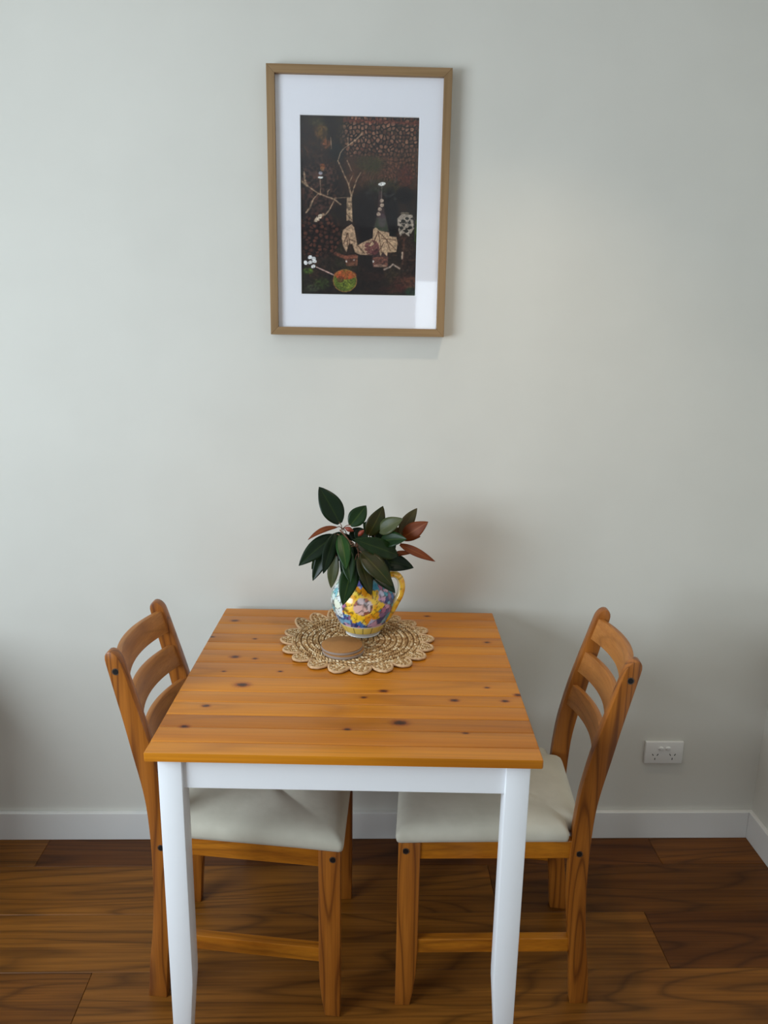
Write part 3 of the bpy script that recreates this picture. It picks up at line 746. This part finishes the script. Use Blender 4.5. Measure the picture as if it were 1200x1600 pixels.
for i in range(NS):
    a0 = 2*PI*i/NS + 0.05; ca, sa = math.cos(a0), math.sin(a0)
    R0 = RM+0.001; hwm = R0*PI/NS*0.97; dep = 0.0385
    lift = 0.006*max(0, math.sin(a0*1.0-0.9))*rs.random() + (0.010 if 1.9 < a0 < 2.7 else 0)
    def pt(u, w, z=0.0):   # u tangential, w radial
        rr_ = R0 + w
        return (ca*rr_ - sa*u, sa*rr_ + ca*u, z + 0.0045 + lift*(max(w, 0)/dep)**1.5)
    path = []
    for k in range(15):
        t = PI*k/14
        path.append(pt(-hwm*math.cos(t)*(1.0-0.12*(1-abs(math.cos(t)))), dep*math.sin(t)**0.85*0.93))
    bm = bmesh.new(); tube(bm, path, [0.0034+0.0004*math.sin(k*2.1) for k in range(15)], 8)
    sc_ = obj('scallop', bm, m_cord, mat_, smooth=180)
    V, Fc = [], []
    for w, nn in ((0.0025, 7), (0.0080, 7), (0.0135, 6), (0.0190, 6), (0.0245, 5), (0.0295, 3)):
        ww = hwm*math.sqrt(max(0.02, 1-(w/dep)**2))-0.002
        for k in range(nn):
            u = -ww + 2*ww*(k+0.5)/nn; p = pt(u, w)
            stitch(V, Fc, p[0], p[1], p[2]+rs.uniform(-.0006, .0006), a0+PI/2+(0.6 if k % 2 else -0.6), 0.0052, 0.0028, 0.0030)
    f = pymesh('scallop_weave', V, Fc, m_jute, sc_); f['kind'] = 'stuff'

# ------------------------------------------------------------------ coasters
m_cork, nt, b = newmat('cork', 0.85, 0.2)
v = objvec(nt, (1, 1, 1)); 
cc = ramp(nt, noise(nt, v, 900, 3, 0.7), [(0.3, rgb(120, 76, 38)), (0.5, rgb(166, 116, 66)), (0.72, rgb(186, 138, 88))])
nt.links.new(cc, b.inputs['Base Color']); bump(nt, b, noise(nt, v, 600, 2), 0.2, 0.0004)
m_stone = plain('coaster_edge', rgb(150, 132, 120), 0.6, 0.3)
zt = MC[2] + 0.0082
CO = [((-0.0345, -0.3335), 0.0505, 'plain grey-edged round coaster at the bottom of the small stack'),
      ((-0.0375, -0.3295), 0.0500, 'cork-faced round coaster on top of the stack, in front of the jug')]
for i, (cpos, r, lab) in enumerate(CO):
    t = tag(empty('coaster', (cpos[0], cpos[1], zt)), lab, 'coaster', 'coasters on the placemat')
    hgt = 0.0085 if i == 0 else 0.0080
    bm = bmesh.new(); lathe(bm, [(r-0.0012, 0.0), (r, 0.0012), (r, hgt-0.003), (r-0.0006, hgt-0.0022), (0.001, hgt-0.0022)], 56)
    obj('base_disc', bm, m_stone, t, smooth=35)
    bm = bmesh.new(); lathe(bm, [(r-0.0012, hgt-0.0022), (r-0.0008, hgt-0.0016), (r-0.0008, hgt-0.0004), (r-0.0014, hgt), (0.0005, hgt)], 56)
    obj('cork_face', bm, m_cork, t, smooth=35)
    zt += hgt + 0.0002

# ------------------------------------------------------------------ painted jug
JC = (0.0125, -0.2100, MC[2]+0.0080)
jug = tag(empty('jug', JC), 'round ceramic jug with painted sunflower mosaic and yellow handle, holding leafy branches', 'jug')
prof = [(0.002, 0.0), (0.040, 0.0), (0.0425, 0.002), (0.0455, 0.0075), (0.0500, 0.0125), (0.0570, 0.024), (0.0655, 0.040), (0.0745, 0.058),
        (0.0795, 0.074), (0.0815, 0.088), (0.0805, 0.102), (0.0765, 0.116), (0.0690, 0.129), (0.0600, 0.139), (0.0545, 0.146), (0.0530, 0.153), (0.0560, 0.160), (0.0590, 0.164)]
pp = catmull([(r, 0, z) for r, z in prof], 5)
inner = [(0.0582, 0.166), (0.0555, 0.1645), (0.0500, 0.156), (0.0490, 0.149), (0.0540, 0.141), (0.0640, 0.130), (0.0740, 0.110), (0.0760, 0.088), (0.0700, 0.060), (0.0560, 0.032), (0.040, 0.014), (0.002, 0.010)]
allp = [(p.x, p.z) for p in pp] + inner
NJ = 160; V = []; col = []
rsj = np.random.RandomState(11)
sx_ = rsj.uniform(-0.26, 0.26, 420); sz_ = rsj.uniform(0.0, 0.175, 420)
pal_blue = [(72, 120, 190), (46, 60, 124), (120, 176, 208), (138, 104, 150), (176, 112, 150), (92, 88, 146), (190, 190, 220), (56, 150, 180), (206, 160, 190)]
pal_yel = [(246, 196, 40), (238, 168, 24), (250, 214, 80), (232, 150, 30), (248, 204, 58)]
pal_pink = [(206, 140, 120), (180, 110, 92), (222, 180, 170), (150, 84, 66), (216, 196, 196)]
pal_white = [(226, 234, 232), (210, 232, 226), (234, 240, 220), (228, 228, 236)]
pal_cell = [rsj.randint(0, 90) for _ in range(420)]
for li, (r, z) in enumerate(allp):
    for k in range(NJ):
        a = 2*PI*k/NJ; V.append((r*math.cos(a), r*math.sin(a), z))
        if li >= len(pp): col.append((214, 216, 212)); continue
        th = (a + PI/2 + PI) % (2*PI) - PI           # 0 faces -y, positive to +x
        u = th*0.076
        d = (sx_-u)**2 + (sz_-z)**2; o2 = np.argpartition(d, 2)[:2]; o2 = o2[np.argsort(d[o2])]
        c0 = o2[0]; edge = math.sqrt(d[o2[1]])-math.sqrt(d[c0]); q = pal_cell[c0]
        du, dz = u-0.0, z-0.096; rho = math.hypot(du, dz); an = math.atan2(dz, du)
        petal = 0.040 + 0.016*abs(((an*9/(2*PI)) % 1)*2-1)**1.3
        if z < 0.012: c = (232, 230, 226); edge = 1
        elif z < 0.034:
            c = (236, 200, 96); w = (th*9/(2*PI)*1.8) % 1; edge = min(w, 1-w)*0.05; edge = edge if z < 0.032 else 0.004
            if z > 0.0325: c = (226, 214, 190); edge = 1
        elif rho < 0.0225: c = pal_pink[q % 5]
        elif rho < 0.0255: c = (246, 200, 70); edge = 1
        elif rho < petal: c = pal_yel[q % 5]
        elif u < -0.052 and z > 0.058 and u > -0.2: c = pal_white[q % 4] if q % 5 else ((150, 180, 160) if q % 2 else (120, 190, 200))
        else: c = pal_blue[q % 9]
        if edge < 0.0009: c = tuple(x*0.42+18 for x in c)
        elif edge < 0.0016: c = tuple(x*0.82 for x in c)
        col.append(c)
Fc = []
for i in range(len(allp)-1):
    for k in range(NJ):
        j = (k+1) % NJ; Fc.append((i*NJ+k, i*NJ+j, (i+1)*NJ+j, (i+1)*NJ+k))
Fc.append(tuple(range(NJ))[::-1]); Fc.append(tuple((len(allp)-1)*NJ+k for k in range(NJ)))
m_jug = paintmat('glazed_paint', 0.22, 0.5, 0.5)
body = pymesh('body', V, Fc, m_jug, jug)
def setpaint(o, cols):
    at = o.data.color_attributes.new('paint', 'FLOAT_COLOR', 'POINT')
    at.data.foreach_set('color', [x for c in cols for x in (lin(c[0]), lin(c[1]), lin(c[2]), 1.0)])
setpaint(body, col)
hp = [(0.070, -0.225, 0.9140), (0.0820, -0.225, 0.9170), (0.0945, -0.225, 0.9155), (0.1043, -0.226, 0.9050), (0.1085, -0.228, 0.8859), (0.1045, -0.230, 0.8646), (0.0945, -0.233, 0.8454), (0.0835, -0.236, 0.8239), (0.0735, -0.236, 0.8080), (0.068, -0.234, 0.800)]
hp = [(x-JC[0], y-JC[1], z-JC[2]+0.001) for x, y, z in hp]; hp[0] = (0.054, -0.012, 0.154)
hq = catmull(hp, 5)
bm = bmesh.new(); tube(bm, hq, [0.0105 + 0.0010*math.sin(PI*i/(len(hq)-1)) for i in range(len(hq))], 20, flat=0.8)
han = obj('handle', bm, m_jug, jug, smooth=180)
cols = []
for v_ in han.data.vertices:
    i = v_.index//20; k = v_.index % 20
    ins = math.cos(2*PI*k/20)
    c = (236, 186, 56) if i % 7 else (170, 130, 50)
    so_ = math.sin(2*PI*k/20)
    if so_ > 0.55: c = (238, 226, 180)
    if so_ < -0.3 and i % 5 in (1, 2): c = (226, 160, 36)
    cols.append(c)
setpaint(han, cols)

# ------------------------------------------------------------------ cut magnolia branches in the jug
def leafmat(name, base, base2, rib, rough=0.36):
    m, nt, b = newmat(name, rough, 0.22)
    v = objvec(nt, (1, 1, 1), 3)
    c = ramp(nt, noise(nt, v, 26, 3), [(0.35, base), (0.7, base2)])
    a = N(nt, 'ShaderNodeAttribute', attribute_name='rib')
    c = mix(nt, mth(nt, 'MULTIPLY', mth(nt, 'POWER', a.outputs['Fac'], 7.0), 0.8), c, rib)
    nt.links.new(c, b.inputs['Base Color']); bump(nt, b, noise(nt, v, 160, 2), 0.15, 0.0006)
    return m
LM = {
 'dark':   (leafmat('leaf_dark', rgb(12, 28, 11), rgb(18, 36, 13), rgb(43, 58, 21)), leafmat('leaf_dark_back', rgb(43, 39, 15), rgb(56, 45, 19), rgb(73, 66, 33), .6)),
 'green':  (leafmat('leaf_green', rgb(17, 39, 11), rgb(26, 51, 15), rgb(63, 79, 31)), leafmat('leaf_green_back', rgb(54, 57, 24), rgb(63, 62, 28), rgb(79, 78, 39), .6)),
 'bright': (leafmat('leaf_bright', rgb(24, 57, 17), rgb(34, 67, 20), rgb(79, 96, 42)), leafmat('leaf_bright_back', rgb(54, 57, 24), rgb(63, 62, 28), rgb(79, 78, 39), .6)),
 'olive':  (leafmat('leaf_olive', rgb(30, 42, 13), rgb(51, 42, 17), rgb(79, 72, 33)), leafmat('leaf_olive_back', rgb(67, 44, 20), rgb(74, 55, 25), rgb(86, 72, 37), .6)),
 'pale':   (leafmat('leaf_pale', rgb(63, 70, 43), rgb(79, 81, 52), rgb(92, 94, 61), .4), leafmat('leaf_pale_back', rgb(67, 66, 39), rgb(73, 70, 42), rgb(86, 81, 52), .6)),
 'oliverust': (leafmat('leaf_bronze', rgb(67, 50, 25), rgb(60, 55, 28), rgb(86, 69, 36), .45), leafmat('leaf_bronze_back', rgb(73, 42, 18), rgb(81, 50, 23), rgb(86, 66, 33), .6)),
 'rust':   (leafmat('leaf_rust', rgb(96, 42, 14), rgb(116, 56, 20), rgb(150, 90, 44), .5), leafmat('leaf_rust_back', rgb(60, 34, 16), rgb(74, 42, 20), rgb(110, 66, 36), .6)),
}
m_stem = wood('twig_bark', 'Z', rgb(54, 34, 22), rgb(110, 74, 54), rgb(128, 88, 62), rings=3, across=60, along=20, rough=0.7, ring_amt=0.4, tint=False)
m_bud = plain('leaf_bud', rgb(128, 52, 34), 0.5, 0.4)
LEAVES=[
('A',(-0.0466,-0.2200,1.0461),(-0.0985,-0.2000,1.1338),0.0467,'dark',0.10,0),
('A',(-0.0210,-0.2200,1.0411),(0.0179,-0.2000,1.0876),0.0356,'green',0.08,0),
('A',(-0.0538,-0.2300,1.0394),(-0.1223,-0.2600,1.0152),0.0126,'rust',0.45,20),
('A',(-0.0579,-0.2400,1.0203),(-0.1435,-0.2800,0.9557),0.0374,'dark',0.15,0),
('A',(-0.0613,-0.2300,1.0128),(-0.1118,-0.2500,0.9076),0.0316,'dark',0.08,10),
('A',(-0.0576,-0.2500,1.0278),(-0.0835,-0.3000,0.9426),0.0282,'dark',0.05,-15),
('A',(-0.0439,-0.2600,1.0276),(-0.0290,-0.3200,0.9610),0.0290,'bright',0.06,0),
('A',(-0.0542,-0.2600,0.9749),(-0.0667,-0.2600,0.8923),0.0238,'pale',0.08,20),
('A',(-0.0681,-0.2100,0.9976),(-0.1173,-0.2100,0.9243),0.0244,'green',0.05,0),
('B',(-0.0271,-0.2800,0.9997),(-0.0185,-0.3300,0.9309),0.0279,'green',0.06,10),
('B',(-0.0091,-0.2900,0.9722),(-0.0357,-0.3300,0.8743),0.0382,'green',0.10,0),
('B',(-0.0004,-0.3000,0.9846),(0.0309,-0.3350,0.9012),0.0268,'olive',0.05,-10),
('B',(0.0068,-0.2900,0.9938),(0.0813,-0.3350,0.9251),0.0396,'olive',0.12,0),
('B',(0.0235,-0.2600,0.9536),(0.0891,-0.3100,0.8987),0.0329,'dark',0.08,0),
('B',(0.0115,-0.2700,0.9661),(0.0270,-0.3000,0.8922),0.0297,'dark',0.05,20),
('B',(-0.0312,-0.2300,1.0099),(-0.0058,-0.2900,0.9196),0.0331,'dark',0.05,0),
('C',(0.0390,-0.2200,0.9537),(0.1381,-0.2200,0.9333),0.0391,'dark',0.15,0),
('C',(0.0944,-0.2400,0.9731),(-0.0128,-0.3100,1.0323),0.0393,'green',0.10,0),
('C',(0.0534,-0.2300,1.0044),(0.1158,-0.2700,1.0220),0.0338,'green',0.12,0),
('C',(0.0231,-0.2200,1.0170),(0.0592,-0.2100,1.0891),0.0370,'olive',0.08,15),
('C',(0.0502,-0.2200,1.0267),(0.1075,-0.2400,1.0652),0.0339,'pale',0.20,-10),
('C',(0.1024,-0.2100,1.0181),(0.1449,-0.1900,1.0795),0.0259,'oliverust',0.06,0),
('C',(0.1087,-0.2100,1.0086),(0.1699,-0.2300,1.0554),0.0342,'rust',0.10,0),
('C',(0.1032,-0.2000,1.0026),(0.1555,-0.1900,1.0059),0.0169,'rust',0.10,0),
('C',(0.1024,-0.2200,0.9940),(0.1887,-0.2500,0.9596),0.0177,'rust',0.16,10),
('C',(0.0851,-0.2100,0.9654),(0.1350,-0.2200,0.9720),0.0104,'rust',0.08,0),
('C',(0.0539,-0.2300,0.9665),(0.0353,-0.2800,0.9508),0.0304,'dark',0.00,0),
('B',(-0.0010,-0.2400,1.0162),(0.0352,-0.2700,0.9725),0.0330,'dark',0.00,0),
('A',(-0.0166,-0.2000,1.0269),(0.0112,-0.2200,0.9948),0.0336,'dark',0.00,0),
('C',(0.0357,-0.1900,1.0023),(0.0723,-0.1800,1.0447),0.0339,'dark',0.00,0),
('A',(-0.0288,-0.2000,1.0141),(-0.0439,-0.2000,0.9500),0.0336,'dark',0.00,0),
('C',(0.0732,-0.1900,0.9737),(0.0356,-0.1900,1.0151),0.0341,'dark',0.00,0),
('B',(0.0112,-0.2200,0.9917),(-0.0127,-0.2400,0.9628),0.0273,'dark',0.00,0),
('A',(-0.0437,-0.2150,1.0213),(-0.0784,-0.2200,0.9560),0.0333,'dark',0.05,0),
('A',(-0.0374,-0.2250,1.0241),(-0.0581,-0.2350,0.9450),0.0317,'green',0.05,10),
('B',(-0.0203,-0.2450,1.0019),(-0.0370,-0.2850,0.9270),0.0314,'dark',0.05,-10),
('B',(-0.0071,-0.2250,1.0087),(0.0230,-0.2150,1.0251),0.0363,'dark',0.00,0),
('C',(0.0358,-0.2050,0.9843),(0.0117,-0.2300,0.9407),0.0368,'dark',0.00,0),
('C',(0.0607,-0.2000,0.9702),(0.0938,-0.2050,0.9975),0.0339,'dark',0.00,0),
('C',(0.0418,-0.1850,1.0138),(0.0107,-0.1850,1.0390),0.0340,'green',0.00,0),
('C',(0.0784,-0.2000,1.0119),(0.1057,-0.2000,1.0280),0.0291,'oliverust',0.00,0),
('B',(-0.0004,-0.2750,0.9738),(0.0118,-0.3150,0.9315),0.0266,'green',0.05,15),
('C',(0.0511,-0.2250,0.9586),(0.0717,-0.2700,0.9227),0.0305,'dark',0.05,0),
]
CAM = Vector((0.0071, -2.0621, 1.5319))
def leaf(p0, p1, w, kind, bend, roll, parent, origin):
    p0, p1 = Vector(p0), Vector(p1); d = p1-p0; L = d.length; t = d.normalized()
    nrm = Vector((0.10, -0.85, 0.50)); nrm = (nrm - t*nrm.dot(t)).normalized()
    nrm = Matrix.Rotation(math.radians(roll), 3, t) @ nrm
    side = t.cross(nrm).normalized()
    mid = (p0+p1)/2 + nrm*L*(0.06+bend*0.5) + side*L*0.04*rs.uniform(-1, 1)
    NL, NWd = 14, 3
    V, F0, rib = [], [], []
    th = 0.0005
    cup = 0.16
    for lay in (0, 1):
        for i in range(NL+1):
            s = i/NL
            c = p0*(1-s)**2 + mid*2*s*(1-s) + p1*s*s
            tg = ((mid-p0)*(1-s) + (p1-mid)*s).normalized(); nn = (nrm - tg*nrm.dot(tg)).normalized(); sd = tg.cross(nn)
            ww = w/2*(math.sin(PI*min(1, (s*0.97+0.03))**0.86)**0.80)*(1-0.16*s**3) + 0.0003
            if i == NL: ww = 0.0004
            for j in range(-NWd, NWd+1):
                f = j/NWd
                wav = 0.010*w*math.sin(9*s+f*2+roll)*abs(f)*6*0.1
                q = c + sd*ww*f + nn*(cup*ww*abs(f)**1.2 + wav - (0.0005 if j == 0 else 0) - lay*th)
                V.append(tuple(q-origin)); rib.append(1.0 if j == 0 else 0.0)
    M_ = 2*NWd+1; o2 = (NL+1)*M_
    fm = []
    for i in range(NL):
        for j in range(M_-1):
            a = i*M_+j; F0.append((a, a+1, a+M_+1, a+M_)); fm.append(0)
            F0.append((o2+a, o2+a+M_, o2+a+M_+1, o2+a+1)); fm.append(1)
        for j, s_ in ((0, 0), (M_-1, 1)):
            a = i*M_+j
            F0.append((a, a+M_, o2+a+M_, o2+a) if not s_ else (a, o2+a, o2+a+M_, a+M_)); fm.append(0)
    o = pymesh('leaf', V, F0, list(LM[kind]), parent)
    o.data.polygons.foreach_set('material_index', fm)
    at = o.data.attributes.new('rib', 'FLOAT', 'POINT'); at.data.foreach_set('value', rib)
    return o
rs = random.Random(5)
BR = {
 'A': ('leafy branch leaning left out of the jug, big upright dark leaf at its tip', [(0.016, -0.215, 0.800), (0.004, -0.235, 0.950), (-0.0216, -0.245, 1.0062), (-0.046, -0.235, 1.0344)],
       [(-0.0405, -0.22, 1.0321), (-0.0581, -0.235, 1.0174), (-0.0445, -0.205, 1.050)]),
 'B': ('leafy branch in the middle, its green leaves drooping over the front of the jug', [(0.012, -0.210, 0.800), (0.008, -0.240, 0.920), (0.002, -0.262, 0.978), (-0.006, -0.262, 1.005)],
       [(-0.0006, -0.268, 0.9846), (-0.004, -0.265, 1.000), (0.006, -0.262, 0.965)]),
 'C': ('leafy branch leaning right over the handle, with bronze and rust-brown leaves', [(0.020, -0.205, 0.800), (0.024, -0.205, 0.940), (0.0355, -0.21, 0.9885), (0.0719, -0.215, 1.0040), (0.1056, -0.21, 1.0086)],
       [(0.0355, -0.21, 0.9885), (0.0719, -0.215, 1.0040), (0.1056, -0.21, 1.0086), (0.028, -0.208, 0.962)]),
}
roots = {}
for key, (lab, st, nodes) in BR.items():
    org = Vector(st[0])
    t = tag(empty('leafy_branch', st[0]), lab, 'branch', 'cut branches in the jug'); roots[key] = (t, org, nodes)
    q = catmull([tuple(Vector(p)-org) for p in st], 6)
    bm = bmesh.new(); tube(bm, q, [0.0030-0.0012*i/len(q) for i in range(len(q))], 8)
    obj('stem', bm, m_stem, t, smooth=180)
    bm = bmesh.new()
    for l in LEAVES:
        if l[0] != key: continue
        p = Vector(l[1]); nd = min(nodes, key=lambda n_: (Vector(n_)-p).length)
        if (Vector(nd)-p).length > 0.002:
            m2 = (Vector(nd)+p)/2 + Vector((0, 0, 0.004))
            tube(bm, catmull([tuple(Vector(nd)-org), tuple(m2-org), tuple(p-org+(Vector(l[2])-p)*0.04)], 4), 0.0011, 6)
    obj('leaf_stalks', bm, m_stem, t, smooth=180)
    if key in 'AB':
        bm = bmesh.new()
        c0 = Vector((-0.034, -0.228, 1.038)) if key == 'A' else Vector((-0.001, -0.245, 1.022))
        c1 = c0 + Vector((0.022, -0.004, -0.008)) if key == 'A' else c0 + Vector((0.014, -0.004, 0.016))
        tube(bm, [tuple(c0.lerp(c1, k/6)-org) for k in range(7)], [0.001, 0.004, 0.0058, 0.0062, 0.0052, 0.0034, 0.0008], 10)
        obj('bud', bm, m_bud, t, smooth=180)
for l in LEAVES:
    t, org, nodes = roots[l[0]]
    leaf(l[1], l[2], l[3]*1.22, l[4], l[5], l[6], t, org)
